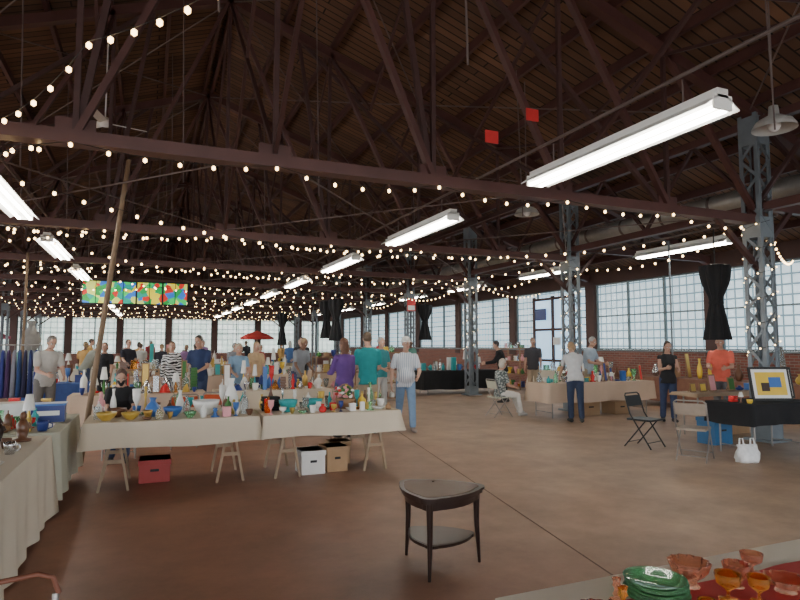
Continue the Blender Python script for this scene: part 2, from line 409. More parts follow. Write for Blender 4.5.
for i,a in enumerate(YS[1:]):
    runs=[]; far=a>20
    seg=[-6.9,-4.9,-2.85,-.8,1.3,3.4,5.45,7.5,9.4]
    if i==0: continue
    for x0,x1 in zip(seg[:-1],seg[1:]): runs.append(((x0,a-.13,BC-.08),(x1,a-.13,BC-.08),.08+.10*random.random()))
    if a+PW<44:
        runs.append(((-6.5,a,3.7),(1.3,a+PW-.15,3.7),.45)); runs.append(((1.3,a+PW-.15,3.7),(9.3,a,3.6),.45))
        if i<5: runs.append(((-2.85,a,3.75),(5.4,a+PW-.15,3.75),.5))
        if i<5: runs.append(((9.3,a+.3,3.5),(9.3,a+PW-.3,3.5),.25))
        if i in(1,3): runs.append(((9.9,a,3.6),(14.3,a+PW/2,3.7),.3))
        if not far: runs.append(((-6.5,a+PW*.5,4.0),(-.8,a,3.72),.35))
    strings('string_lights_overhead',runs,.023,.33 if not far else .42)
for y in(YS[2],YS[3],YS[4]):
    m=MB()
    for k in range(40):
        t0=k*.9;t1=(k+1)*.9; z0=1.3+k*.06
        A=V3((XC+.25*math.cos(t0),y+.25*math.sin(t0),z0));B=V3((XC+.25*math.cos(t1),y+.25*math.sin(t1),z0+.06))
        m.tube([A,B],.004,WIRE,4,cap=False); m.add((IV*.014+np.array(A)).tolist(),IF,BULB,True)
    m.build('string_lights_column')
def stained():
    m,nt,b=newmat('stained_glass'); tc=nt.nodes.new('ShaderNodeTexCoord'); v=nt.nodes.new('ShaderNodeTexVoronoi'); v.inputs['Scale'].default_value=5.5
    nt.links.new(tc.outputs['Object'],v.inputs['Vector']); r=nt.nodes.new('ShaderNodeValToRGB'); r.color_ramp.interpolation='CONSTANT'
    cols=[(.0,.30,.06),(.01,.50,.10),(.75,.6,.02),(.0,.30,.22),(.55,.02,.01),(.02,.15,.55),(.6,.7,.12),(.01,.25,.04)]
    e=r.color_ramp.elements; e[0].color=(*cols[0],1); e[1].position=1/8.; e[1].color=(*cols[1],1)
    for i in range(2,8): x=e.new(i/8.); x.color=(*cols[i],1)
    s=nt.nodes.new('ShaderNodeSeparateColor'); nt.links.new(v.outputs['Color'],s.inputs[0]); nt.links.new(s.outputs[0],r.inputs[0])
    nt.links.new(r.outputs[0],b.inputs['Base Color']); nt.links.new(r.outputs[0],b.inputs['Emission Color']); b.inputs['Emission Strength'].default_value=.9; return m  # light from behind the panel is put into its colours as emission
m=MB(); SG=stained()
for i in range(4):
    x=-1.19+i*.793; m.box((x,0,0),(.75,.02,.7),SG); m.box((x,-.02,0),(.02,.02,.7),WIRE)
for z in(-.38,.38): m.box((0,0,z),(3.25,.05,.05),WIRE)
for i in range(5): m.box((-1.6+i*.8,0,0),(.05,.05,.8),WIRE)
for x in(-1.4,1.4): m.tube([(x,0,.38),(x,0,.75)],.008,WIRE,6)
m.build('stained_glass_panel',(-.44,21.15,3.3))
m=MB(); m.tube([(0,0,0),(.33,0,3.0)],[.038,.034],POLEW,10); m.tube([(.33,0,3.0),(.46,0,4.2)],[.034,.03],POLEW,10); m.build('wooden_pole',(-.80,8.98,0))
m=MB(); m.tube([(0,0,0),(.02,0,3.8)],.03,POLEW,8); m.build('wooden_pole',(-2.75,16.3,0))
m=MB(); m.tube([(0,0,0),(0,0,3.95)],.02,GREY,8); m.build('steel_pole',(10.7,9.75,0))
def drape(x,y,z,h,ztop,w=.26):
    m=MB(); pr=[]
    for i in range(13):
        t=i/12; r=w*(1.0-.6*math.exp(-((t-.5)/.22)**2)) if t<.5 else w*(.4+.5*((t-.5)/.5)**.9)
        pr.append((r,-h*t))
    m.lathe((0,0,0),pr,BLACK,48,True,.16,8); m.lathe((0,0,-h*.5),[(w*.5,-.03),(w*.52,0),(w*.5,.03)],BLACK,16)
    m.lathe((0,0,0),[(w,0),(.01,.05)],BLACK,48,True,.16,8)
    m.tube([(0,0,0),(0,0,ztop-z)],.012,WIRE,6); m.build('tied_black_drape',(x,y,z))
drape(10.2,8.2,3.15,1.45,3.88,.26); drape(10.2,21.5,3.2,1.4,3.88); drape(6.2,20.6,3.25,1.5,3.75); drape(6.2,21.8,3.25,1.4,3.75); drape(6.2,30,3.2,1.6,3.75)
for a,b,c,d in((10.2,3.9,6.9,31.5),(6.2,3.77,16.8,31.6)):
    m=MB(); m.tube([(a,c,b),(a,d,b)],.02,ROD,6); m.build('curtain_rail')
# ---------------------------------------------------------------- tables
def cloth(m,x0,x1,y0,y1,z,drop,mat,amp=.025,seed=0):
    rnd=random.Random(seed); P=[];Nn=[]
    def edge(a,b,n,nx,ny):
        for i in range(n):
            t=i/n; P.append((a[0]+(b[0]-a[0])*t,a[1]+(b[1]-a[1])*t)); Nn.append((nx,ny))
    nx=max(8,int((x1-x0)/.045)); ny=max(8,int((y1-y0)/.045))
    edge((x0,y0),(x1,y0),nx,0,-1); edge((x1,y0),(x1,y1),ny,1,0); edge((x1,y1),(x0,y1),nx,0,1); edge((x0,y1),(x0,y0),ny,-1,0)
    n=len(P); K=6
    ph=rnd.random()*6; f1=int(n/9); f2=int(n/15)
    vs=[]
    for k in range(K+1):
        t=k/K
        for i,(p,q) in enumerate(zip(P,Nn)):
            s=2*math.pi*i/n
            w=amp*t*(math.sin(f1*s+ph)+.7*math.sin(f2*s+1.7*ph))+.012+.02*t
            if i in(0,nx,nx+ny,2*nx+ny): 
                qx,qy=Nn[i-1]; q=((q[0]+qx),(q[1]+qy)); w+=.03*t
            vs.append((p[0]+q[0]*w,p[1]+q[1]*w,z-drop*t+(.006 if k==0 else 0)+ (.012*math.sin(f2*s*.5) if k==K else 0)))
    fs=[(k*n+i,(k+1)*n+i,(k+1)*n+(i+1)%n,k*n+(i+1)%n) for k in range(K) for i in range(n)]
    m.add(vs,fs,mat,True); m.add(vs[:n],[tuple(range(n))],mat)
def table(name,x0,x1,y0,y1,z,mat,drop,legs='trestle',legmat=None,seed=1,amp=.02):
    m=MB(); lm=legmat or LWOOD
    m.box(((x0+x1)/2,(y0+y1)/2,z-.025),(x1-x0-.01,y1-y0-.01,.03),lm)
    cloth(m,x0,x1,y0,y1,z-.008,drop,mat,seed=seed,amp=amp)
    if legs=='trestle':
        for xx in ((x0+.3,x1-.3)):
            m.box((xx,(y0+y1)/2,z-.09),(.04,y1-y0-.1,.09),lm)
            for yy in(y0+.1,y1-.1):
                for sg in(-1,1): m.beam((xx+sg*.02,yy,z-.06),(xx+sg*.15,yy,.0),.04,.025,lm)
                m.box((xx,yy,.32),(.17,.02,.04),lm)
    else:
        for xx in(x0+.15,x1-.15):
            for yy in(y0+.1,y1-.1): m.tube([(xx,yy,z-.03),(xx,yy,0)],.014,lm,8)
            m.tube([(xx,y0+.1,.12),(xx,y1-.1,.12)],.01,lm,6)
    return m.build(name)
ZT=.76
table('cream_cloth_table',-.62,1.22,7.2,8.05,ZT,CREAM,.28,seed=2,amp=.01)
table('cream_cloth_table',1.29,3.02,7.15,8.05,ZT,CREAM,.26,seed=5,amp=.012)
table('white_cloth_table',-1.85,-.83,3.3,6.42,ZT,WHITEC,.72,seed=3)
table('sage_cloth_table',-1.75,-.78,6.62,8.3,ZT,GREENC,.62,seed=4)
table('white_cloth_table',1.1,3.6,.75,1.74,ZT,WHITEC,.5,seed=8)
table('tan_cloth_table',8.0,11.0,10.6,11.4,ZT,TAN,.42,'fold',METAL,seed=6)
table('black_cloth_table',7.85,9.3,5.8,6.55,ZT,BLACK,.3,'fold',METAL,seed=9)
table('black_cloth_table',8.2,11.0,17.3,18.1,ZT,BLACK,.6,'fold',METAL,seed=10)
table('wooden_display_table',8.75,10.9,7.5,8.0,ZT,LWOOD,.06,'fold',METAL,seed=11,amp=0)
table('tan_cloth_table',-1.2,.95,11.1,11.9,ZT,TAN,.5,'fold',METAL,seed=12)
table('cream_cloth_table',1.15,3.25,11.1,11.9,ZT,CREAM,.5,'fold',METAL,seed=13)
table('tan_cloth_table',-.5,4.0,16.9,17.7,ZT,TAN,.5,'fold',METAL,seed=14)
table('white_cloth_table',-2.8,5.2,23.0,23.8,ZT,WHITEC,.6,'fold',METAL,seed=15)
table('tan_cloth_table',4.9,7.0,18.6,19.4,ZT,TAN,.6,'fold',METAL,seed=16)
table('white_cloth_table',-3,7.5,30.0,30.8,ZT,WHITEC,.6,'fold',METAL,seed=17)
table('brown_cloth_table',12.3,13.2,4.5,12.5,ZT,pm('brown_cloth',(.25,.12,.08),.9),.6,'fold',METAL,seed=18)
table('white_cloth_table',12.0,12.9,13.5,17.0,ZT,WHITEC,.6,'fold',METAL,seed=19)
table('blue_cloth_table',-2.6,-1.2,14.9,15.6,ZT,fab((.05,.1,.3)),.6,'fold',METAL,seed=20)
# ---------------------------------------------------------------- wares
def vase(m,x,y,z,h,r,mat): m.lathe((x,y,z),[(.001,0),(r*.55,0),(r*.8,h*.12),(r,h*.35),(r*.75,h*.6),(r*.35,h*.78),(r*.33,h*.88),(r*.5,h),(r*.42,h),(r*.25,h*.85),(.001,h*.8)],mat,16)
def bowl(m,x,y,z,h,r,mat): m.lathe((x,y,z),[(.001,0),(r*.45,0),(r*.45,h*.08),(r*.75,h*.35),(r*.95,h*.75),(r,h),(r*.94,h),(r*.7,h*.4),(r*.3,h*.15),(.001,h*.13)],mat,20)
def cup(m,x,y,z,h,r,mat):
    m.lathe((x,y,z),[(.001,0),(r*.7,0),(r*.85,h*.2),(r*.95,h*.7),(r,h),(r*.92,h),(r*.8,h*.2),(.001,h*.1)],mat,16)
    m.tube([(x+r*.9,y,z+h*.8),(x+r*1.5,y,z+h*.7),(x+r*1.5,y,z+h*.35),(x+r*.85,y,z+h*.2)],r*.11,mat,6)
def goblet(m,x,y,z,h,r,mat): m.lathe((x,y,z),[(.001,0),(r*.75,0),(r*.7,h*.04),(r*.15,h*.1),(r*.12,h*.3),(r*.3,h*.4),(r*.85,h*.6),(r,h),(r*.93,h),(r*.75,h*.62),(.001,h*.45)],mat,18)
def fluted(m,x,y,z,h,r,mat): m.lathe((x,y,z),[(.001,0),(r*.5,0),(r*.3,h*.12),(r*.35,h*.25),(r*.8,h*.55),(r,h),(r*.93,h),(r*.7,h*.58),(.001,h*.32)],mat,48,True,.07,12)
def bottle(m,x,y,z,h,r,mat): m.lathe((x,y,z),[(.001,0),(r,0),(r,h*.55),(r*.8,h*.65),(r*.3,h*.78),(r*.28,h*.95),(r*.38,h),(.001,h)],mat,14)
def plate(m,x,y,z,h,r,mat): m.lathe((x,y,z),[(.001,0),(r*.6,0),(r,h),(r*.97,h),(r*.58,h*.3),(.001,h*.3)],mat,24)
def stick(m,x,y,z,h,r,mat): m.lathe((x,y,z),[(.001,0),(r,0),(r*.9,h*.1),(r*.35,h*.2),(r*.5,h*.32),(r*.3,h*.45),(r*.3,h*.6),(r*.55,h*.7),(r*.4,h*.82),(r*.55,h),(r*.3,h),(.001,h*.85)],mat,16)
def teapot(m,x,y,z,h,r,mat):
    m.lathe((x,y,z),[(.001,0),(r*.6,0),(r,h*.35),(r*.9,h*.6),(r*.45,h*.8),(r*.15,h*.85),(r*.15,h),(.001,h)],mat,16)
    m.tube([(x-r*.8,y,z+h*.3),(x-r*1.4,y,z+h*.5),(x-r*1.6,y,z+h*.8)],[r*.22,r*.14,r*.1],mat,8); m.tube([(x+r*.8,y,z+h*.65),(x+r*1.4,y,z+h*.6),(x+r*1.4,y,z+h*.3),(x+r*.85,y,z+h*.2)],r*.1,mat,6)
def books(m,x,y,z,h,r,mat):
    n=max(2,int(h/.03)); 
    for i in range(n): m.box((x,y,z+.015+i*.03),(r*2-(i%2)*.02,r*1.4,.026),mat,rz=(i%3-1)*.12)
def figure(m,x,y,z,h,r,mat):
    m.lathe((x,y,z),[(.001,0),(r,0),(r,h*.08),(r*.5,h*.12),(r*.7,h*.35),(r*.75,h*.55),(r*.35,h*.72),(.001,h*.76)],mat,12); m.ell((x,y,z+h*.84),(r*.42,r*.42,h*.14),mat)
    m.tube([(x+r*.6,y,z+h*.62),(x+r*.9,y,z+h*.45),(x+r*.3,y+.0,z+h*.4)],r*.16,mat,6)
def picture(m,x,y,z,h,r,mat):
    R=Matrix.Rotation(-.15,3,'X'); m.box((x,y,z+h/2),(r*2,.02,h),WOOD,R=R); m.box((x,y-.014,z+h/2),(r*2-.04,.006,h-.04),mat,R=R); m.beam((x,y+.1,z),(x,y+.02,z+h*.8),.015,.015,WOOD)
def ubox(m,x,y,z,h,r,mat):
    m.box((x,y,z+h/2),(r*1.8,r*1.4,h),mat); m.box((x,y,z+h-.006),(r*1.86,r*1.46,.02),mat)
def lamp(m,x,y,z,h,r,mat):
    m.lathe((x,y,z),[(.001,0),(r*.6,0),(r*.3,h*.1),(r*.5,h*.3),(r*.1,h*.55),(r*.1,h*.6)],mat,14); m.lathe((x,y,z),[(r*1.1,h*.55),(r*.6,h),(r*.57,h),(r*1.06,h*.56)],WPOR,18)
def textile(m,x,y,z,h,r,mat):
    rn=random.Random(int(x*991+y*37)); n=10; vs=[]
    for i in range(n+1):
        for j in range(n+1):
            u=i/n*2-1;v=j/n*2-1; q=max(0,1-(u*u+v*v)); vs.append((x+u*r*1.6,y+v*r*1.3,z+.004+h*.6*q+.02*q*math.sin(7*u+5*v+rn.random()*1.5)))
    m.add(vs,[(i*(n+1)+j,(i+1)*(n+1)+j,(i+1)*(n+1)+j+1,i*(n+1)+j+1) for i in range(n) for j in range(n)],mat,True)
OCC=[]
def one(name,fn,x,y,h,r,mat,z=ZT,rz=0):
    OCC.append((x,y,r*(1.6 if fn in(cup,teapot) else 1.05)))
    m=MB(); fn(m,0,0,0,h,r,mat); return m.build(name,(x,y,z),rz)
PAL=[MUST,BLUE,WPOR,TEAL,AMBER,GGL,CLEAR,BROWN,DGREEN,YEL,REDG,PINK,SILV,GOLD,WOOD,NAVY,WPOR,CLEAR,WPOR]
FN=[vase,bowl,cup,goblet,bottle,plate,teapot,books,figure,picture,ubox,lamp]
def goods(name,x0,x1,y0,y1,seed,step=.2,z=ZT,hs=1.,fns=FN,pal=PAL,skip=.15,grow=0):
    rnd=random.Random(seed); m=MB(); nx=int((x1-x0)/step); ny=max(1,int((y1-y0)/step))
    for i in range(nx):
        for j in range(ny):
            if rnd.random()<skip: continue
            x=x0+(i+.5)*(x1-x0)/nx+rnd.uniform(-.02,.02); y=y0+(j+.5)*(y1-y0)/ny
            f=rnd.choice(fns); h=rnd.uniform(.1,.3)*hs*(1+grow*j/max(1,ny-1)); r=rnd.uniform(.05,.085)*min(1.2,step/.2)
            if any((x-a)**2+(y-b)**2<(c+r*1.3)**2 for a,b,c in OCC): continue
            if f in(bowl,cup): h*=.5
            if f is plate: h=.03; r=min(.09,step*.45)
            if f in(picture,lamp): h*=1.5
            f(m,x,y,z,h,r,rnd.choice(pal))
    return m.build(name)
one('mustard_bowl',bowl,-.42,7.42,.09,.11,MUST); one('mustard_bowl',bowl,-.17,7.42,.08,.10,MUST); one('brown_stoneware_bowl',bowl,-.33,7.72,.1,.11,BROWN)
one('blue_ginger_jar',vase,.06,7.62,.22,.09,BLUE); one('blue_glass_bowl',bowl,.28,7.55,.11,.11,BLUE)
one('milk_glass_bowl',bowl,.66,7.62,.17,.16,WPOR); one('green_glass_dish',bowl,.46,7.34,.07,.07,GGL); one('tall_white_vase',vase,.97,7.76,.42,.09,WPOR)
one('clear_glass_bottle',bottle,1.1,7.5,.28,.045,CLEAR); one('green_bottle',bottle,.9,7.45,.22,.04,DGREEN); one('stack_of_books',books,1.46,7.72,.2,.11,BLACK); one('amber_bottle',bottle,1.38,7.45,.2,.045,AMBER)
one('teal_bowl',bowl,1.64,7.5,.15,.12,TEAL); one('teal_bowl',bowl,1.99,7.6,.14,.12,TEAL); one('clear_glass_goblet',goblet,1.83,7.36,.18,.045,CLEAR); one('red_glass_cup',cup,2.2,7.42,.1,.045,REDG)
one('small_white_plate',plate,2.82,7.4,.03,.09,WPOR); one('yellow_jar',bottle,2.68,7.65,.18,.055,YEL); one('clear_glass_vase',vase,.44,7.70,.22,.045,CLEAR)
one('brass_candlestick',stick,2.88,7.65,.2,.04,GOLD)
OCC.append((2.43,7.62,.16))
GL=[vase,bottle,teapot,goblet,figure,bowl,cup,ubox,stick,plate,bowl,goblet]
goods('assorted_glassware',-.57,1.18,7.24,8.02,61,.125,fns=GL,skip=.04,hs=.62,grow=.9,pal=[WPOR,CLEAR,WPOR,BLUE,TEAL,BROWN,WPOR,PINK,GOLD,GGL,CLEAR,MUST])
goods('assorted_glassware',1.33,2.98,7.2,8.02,62,.125,fns=GL+[books],skip=.06,hs=.62,grow=.9)
def basket(name,x,y,z=ZT,sc=1.):
    m=MB(); m.lathe((0,0,0),[(.001,0),(.09,0),(.12,.08),(.13,.13),(.115,.13),(.08,.02),(.001,.02)],WOOD,18); m.tube([(.12*math.cos(t),0,.12+.2*math.sin(t)) for t in [math.pi*i/10 for i in range(11)]],.008,WOOD,6)
    rnd=random.Random(3)
    for i in range(46):
        a=rnd.random()*6.28; r=rnd.random()*.12; m.ell((r*math.cos(a),r*math.sin(a),.15+rnd.random()*.13),(.026,.026,.02),rnd.choice([REDC,WPOR,DGREEN,DGREEN,PINK,WPOR]),7,5)
    for i in range(14):
        a=rnd.random()*6.28; m.tube([(0,0,.1),(.08*math.cos(a),.08*math.sin(a),.24),(.15*math.cos(a),.15*math.sin(a),.22)],[.006,.012,.003],DGREEN,5)
    m.build(name,(x,y,z))
basket('flower_basket',2.43,7.62)
m=MB(); m.box((0,0,.09),(.32,.26,.18),NAVY); m.box((0,-.135,.1),(.22,.01,.05),WHITE); m.box((0,0,.19),(.34,.28,.02),BLUE); m.build('blue_display_case',(-1.0,7.6,ZT),.05)
m=MB(); m.box((0,0,.09),(.3,.3,.18),WPOR); m.box((0,0,.19),(.32,.32,.02),WPOR); m.build('white_lidded_box',(-1.42,7.8,ZT),.1)
goods('assorted_tableware',-1.65,-.85,6.7,7.3,31,.14,hs=.8)
goods('assorted_tableware',-1.65,-.85,8.0,8.25,33,.14,hs=.8)
one('carved_wooden_figurine',figure,-1.0,6.12,.26,.07,BROWN); one('carved_wooden_figurine',figure,-1.2,6.24,.2,.055,WALNUT)
one('pewter_cup',cup,-.97,5.45,.09,.045,SILV); one('brown_mug',cup,-1.05,5.75,.08,.04,BROWN); one('glass_goblet',goblet,-1.05,5.2,.13,.04,CLEAR); one('white_dish',plate,-1.0,4.9,.03,.1,WPOR)
goods('assorted_tableware',-1.8,-1.2,4.0,6.0,34,.2)
m=MB(); CR=pm('rust_brown_handle',(.16,.05,.025),.5)
m.tube([(-.30,0,.62),(-.3,0,.70),(-.26,0,.74),(.2,0,.76),(.25,0,.74),(.27,0,.68)],.010,CR,8)
for x in(-.28,.26): m.tube([(x,0,.68),(x,-.1,.1)],.012,METAL,8); m.tube([(x*1.15,-.12,.1),(x*1.25,-.12,.1)],.1,WIRE,18)
m.box((0,-.2,.12),(.5,.32,.02),METAL); m.tube([(-.36,-.12,.1),(.36,-.12,.1)],.01,METAL,6)
for z in(.3,.5): m.tube([(-.28,-.04*(z*2),z),(.26,-.04*(z*2),z)],.008,METAL,6)
m.build('folding_hand_cart',(-.55,2.55,0),.15)
def crate(name,x,y,w,d,h,mat,rz=0):
    m=MB()
    m.box((0,0,h/2),(w,d,h),mat); m.box((0,0,h-.03),(w+.02,d+.02,.06),mat); m.box((0,-d/2-.006,h*.55),(w*.28,.006,.03),WIRE); m.build(name,(x,y,0),rz,bevel=.004)
crate('white_file_box',1.92,7.45,.30,.34,.29,WPOR); crate('cardboard_box',2.24,7.5,.27,.34,.31,CARD,.03); crate('cardboard_box',2.42,7.9,.28,.26,.30,CARD,-.04)
crate('red_crate',.1,7.75,.34,.35,.26,C('red_plastic',(.4,.04,.035),.5))
crate('blue_storage_bin',8.55,7.0,.40,.34,.42,C('blue_plastic',(.03,.13,.28),.5)); crate('cardboard_box',9.3,11.0,.5,.4,.35,CARD); crate('cardboard_box',10.2,11.0,.5,.4,.3,CARD,.1); crate('cardboard_box',9.9,7.75,.5,.35,.35,CARD)
m=MB(); BAG=pm('thin_white_plastic',(.8,.8,.8),.4,ns=20,bump=.8)
n=28; prof=[(.001,0,0),(.15,.09,0),(.17,.11,.05),(.16,.10,.13),(.13,.07,.19),(.14,.03,.24)]; vs=[]
for r1,r2,z in prof:
    for k in range(n):
        t=2*math.pi*k/n; f=1+.09*math.sin(5*t+z*20)+.06*math.sin(9*t-z*30); vs.append((r1*f*math.cos(t),max(r2,.001)*f*math.sin(t),z))
m.add(vs,[(i*n+k,i*n+(k+1)%n,(i+1)*n+(k+1)%n,(i+1)*n+k) for i in range(len(prof)-1) for k in range(n)],BAG,True)
for sx in(-.08,.08): m.tube([(sx-.035,0,.22),(sx-.02,.01,.32),(sx+.02,.01,.32),(sx+.035,0,.22)],[.012,.01,.01,.012],BAG,6)
m.build('white_plastic_bag',(7.6,5.72,0),-.3)
m=MB()
def runner(m,x0,x1,y0,y1,z,mat):
    n=40;vs=[]
    for i in range(n+1):
        for j in range(9):
            x=x0+(x1-x0)*i/n;y=y0+(y1-y0)*j/8; vs.append((x,y+.006*math.sin(i*.7),z+.002+.0015*math.sin(i*1.3+j)))
    m.add(vs,[(i*9+j,(i+1)*9+j,(i+1)*9+j+1,i*9+j+1) for i in range(n) for j in range(8)],mat,True)
runner(m,1.14,3.4,.85,1.57,ZT+.001,REDC); m.build('red_table_runner')
ZR=ZT+.005
m=MB()
for i in range(7): plate(m,.004*math.sin(i*2),.004*math.cos(i*3),i*.009,.018,.10,GGL)
m.build('green_glass_plate_stack',(1.56,1.52,ZR))
one('rose_glass_compote',fluted,1.755,1.56,.085,.068,CROSE,ZR); one('amber_glass_goblet',goblet,1.78,1.43,.085,.042,AMBER,ZR); one('rose_glass_goblet',fluted,1.90,1.49,.08,.045,CROSE,ZR); one('amber_glass_goblet',goblet,1.86,1.38,.08,.036,AMBER,ZR)
one('amber_candlestick',stick,1.38,1.48,.085,.03,AMBER,ZR); one('rose_candlestick',stick,1.43,1.56,.075,.028,CROSE,ZR); one('rose_glass_bowl',fluted,1.27,1.47,.045,.06,CROSE,ZR)
one('amber_glass_cup',cup,1.50,1.375,.045,.03,AMBER,ZR); one('amber_glass_cup',cup,1.62,1.375,.045,.03,AMBER,ZR); one('rose_glass_bowl',fluted,2.02,1.4,.045,.07,CROSE,ZR);one('rose_glass_goblet',goblet,2.07,1.56,.07,.04,CROSE,ZR)
def artframe(name,x,y,w,h,rz,fm,art):
    m=MB(); R=Matrix.Rotation(-.2,3,'X'); o=V3((0,0,h/2+.012))
    m.box(o,(w,.025,h),fm,R=R); m.box(o+R@V3((0,-.015,0)),(w-.07,.006,h-.07),WPOR,R=R); m.box(o+R@V3((0,-.02,0)),(w-.16,.006,h-.16),art,R=R)
    m.box(o+R@V3((w*.1,-.024,.02)),(w*.3,.005,h*.3),BLUE,R=R); m.box(o+R@V3((-w*.15,-.024,-.05)),(w*.2,.005,h*.25),WALNUT,R=R); m.beam((0,.2,.01),(0,.05,h*.85),.02,.02,fm); m.build(name,(x,y,ZT),rz)
artframe('framed_butterfly_print',8.55,6.02,.62,.5,-.35,WIRE,C('yellow_art',(.75,.5,.05)))
artframe('framed_print',9.03,6.25,.5,.48,-.35,WIRE,TEAL)
goods('small_trinkets',7.9,8.12,5.88,6.3,41,.13,hs=.4)
goods('assorted_glassware',8.1,10.9,10.75,11.3,42,.17,hs=1.0); goods('assorted_bric_a_brac',8.3,10.9,17.4,18.0,43,.22,hs=1.5)
goods('paintings_and_frames',8.85,10.8,7.6,7.92,44,.24,hs=.8,fns=[picture,ubox,vase,picture])
goods('assorted_tableware',-1.1,.87,11.2,11.8,45,.16,hs=1.5,fns=FN+[textile,textile],skip=.05); goods('assorted_tableware',1.25,3.15,11.2,11.8,46,.16,hs=1.5,fns=FN+[textile,textile],skip=.05); goods('assorted_tableware',-.4,3.9,17.0,17.6,47,.2,hs=1.7)
goods('assorted_tableware',-2.7,5.1,23.1,23.7,48,.3,hs=1.8); goods('assorted_bric_a_brac',5.0,6.9,18.7,19.3,49,.22,hs=1.4); goods('assorted_bric_a_brac',-2.9,7.4,30.1,30.7,50,.35,hs=2.2)
goods('framed_pictures',12.4,13.1,4.6,12.4,51,.35,hs=1.8,fns=[picture,lamp,ubox,vase]); goods('assorted_bric_a_brac',12.1,12.8,13.6,16.9,52,.3,hs=1.6)
goods('assorted_bric_a_brac',-2.5,-1.3,15.0,15.5,53,.2,hs=1.4)
def shelf(name,x,y,w,h,seed,rz=0):
    m=MB(); 
    for sx in(-1,1):
        for sy in(-1,1): m.box((sx*w/2,sy*.18,h/2),(.03,.03,h),WOOD)
    nl=int(h/.4)
    for k in range(nl+1): m.box((0,0,.08+k*(h-.1)/nl),(w,.38,.025),WOOD)
    r=random.Random(seed)
    for k in range(nl+1):
        for i in range(int(w/.2)): 
            r.choice([ubox,vase,bowl,bottle,books])(m,-w/2+.12+i*.2,0,.093+k*(h-.1)/nl,r.uniform(.1,.26),.075,r.choice(PAL))
    m.build(name,(x,y,0),rz)
shelf('display_shelf',4.6,15.2,1.2,1.3,4); shelf('display_shelf',6.2,16.0,1.2,1.4,5); shelf('display_shelf',12.4,18.5,1.3,1.5,6,1.57); shelf('display_shelf',-.2,13.6,.8,1.1,7)
# ---------------------------------------------------------------- hero side table
def side_table():
    m=MB(); A=V3((1.856,4.256,0));B=V3((1.794,3.723,0));Cc=V3((2.295,3.912,0)); ce=(A+B+Cc)/3
    def tri(scale,r,n=12):
        pts=[(p-ce)*scale for p in(A,B,Cc)]; out=[]
        pts=sorted(pts,key=lambda p:math.atan2(p.y,p.x))
        for i,p in enumerate(pts):
            d=p.normalized(); c=p-d*r; base=math.atan2(d.y,d.x)
            nx=pts[(i+1)%3]
            for k in range(n+1):
                t=base-1.05+2.1*k/n; out.append((c.x+r*math.cos(t),c.y+r*math.sin(t)))
            c1=V3((out[-1][0],out[-1][1],0)); dn=nx.normalized(); bn=math.atan2(dn.y,dn.x)-1.05
            c2=nx-dn*r+V3((math.cos(bn),math.sin(bn),0))*r
            for k in range(1,6):
                t=k/6; q=c1.lerp(c2,t); e=(q).normalized(); q=q+e*.045*4*t*(1-t); out.append((q.x,q.y))
        return out
    h=.55
    m.prism(tri(1.08,.085),h-.035,h-.006,WALNUT,True); m.prism(tri(1.13,.09),h-.010,h+.006,WALNUT,True)
    m.prism(tri(.98,.08),h+.006,h+.009,pm('grey_reflection_inlay',(.20,.14,.11),.18,ns=3),True)  # grey-brown of light reflecting off the glass top, put into the colour
    m.prism(tri(.98,.07),h-.085,h-.035,WALNUT,True)
    m.prism(tri(.86,.06),.2,.22,WALNUT,True)
    m.prism(tri(.80,.06),.22,.222,pm('walnut_shelf_top',(.10,.055,.04),.3),True)
    for p in(A,B,Cc):
        q=(p-ce); t=q*.94; m.tube([(t.x,t.y,h-.02),(t.x,t.y,.3),(q.x,q.y,0)],[.026,.020,.011],WALNUT,12)
    m.build('triangular_side_table',(ce.x,ce.y,0),bevel=.003)
side_table()
# ---------------------------------------------------------------- folding chairs
def fchair(name,x,y,rz,fm,sm):
    m=MB(); w=.21
    for sx in(-1,1):
        X=sx*w
        m.tube([(X,.22,.0),(X,-.12,.52),(X*.97,-.2,.80)],.012,fm,8)
        m.tube([(X*.9,-.24,.0),(X*.9,.14,.44)],.011,fm,8)
    m.tube([(-w*.97,-.2,.8),(-w*.8,-.215,.83),(w*.8,-.215,.83),(w*.97,-.2,.8)],.012,fm,8)
    m.tube([(-w,.16,.09),(w,.16,.09)],.008,fm,6); m.tube([(-w*.9,-.19,.07),(w*.9,-.19,.07)],.008,fm,6)
    m.box((0,.01,.43),(.38,.40,.03),sm)
    R=Matrix.Rotation(.2,3,'X'); m.box((0,-.18,.71),(.39,.018,.17),sm,R=R)
    m.build(name,(x,y,0),rz,bevel=.003)
BM=pm('black_chair_metal',(.015,.015,.015),.4)
fchair('black_folding_chair',7.25,7.2,math.radians(195),BM,BM)
fchair('metal_folding_chair',7.1,6.15,math.radians(-60),METAL,pm('beige_chair_seat',(.30,.24,.19),.6))
fchair('green_folding_chair',7.29,11.5,math.radians(-90),METAL,GREENC)
fchair('orange_chair',.5,10.05,math.radians(10),METAL,ORANGE); fchair('orange_chair',1.1,10.3,math.radians(-20),METAL,ORANGE)
fchair('dark_folding_chair',-.35,9.49,math.radians(180),METAL,BLACK)
m=MB(); m.box((0,0,.15),(.34,.14,.3),BLACK); m.tube([(-.1,-.08,.28),(-.08,-.08,.42),(.08,-.08,.42),(.1,-.08,.28)],.01,YEL,6); m.box((0,-.075,.15),(.18,.01,.1),YEL); m.build('black_tote_bag',(1.9,10.85,0),0,bevel=.01)
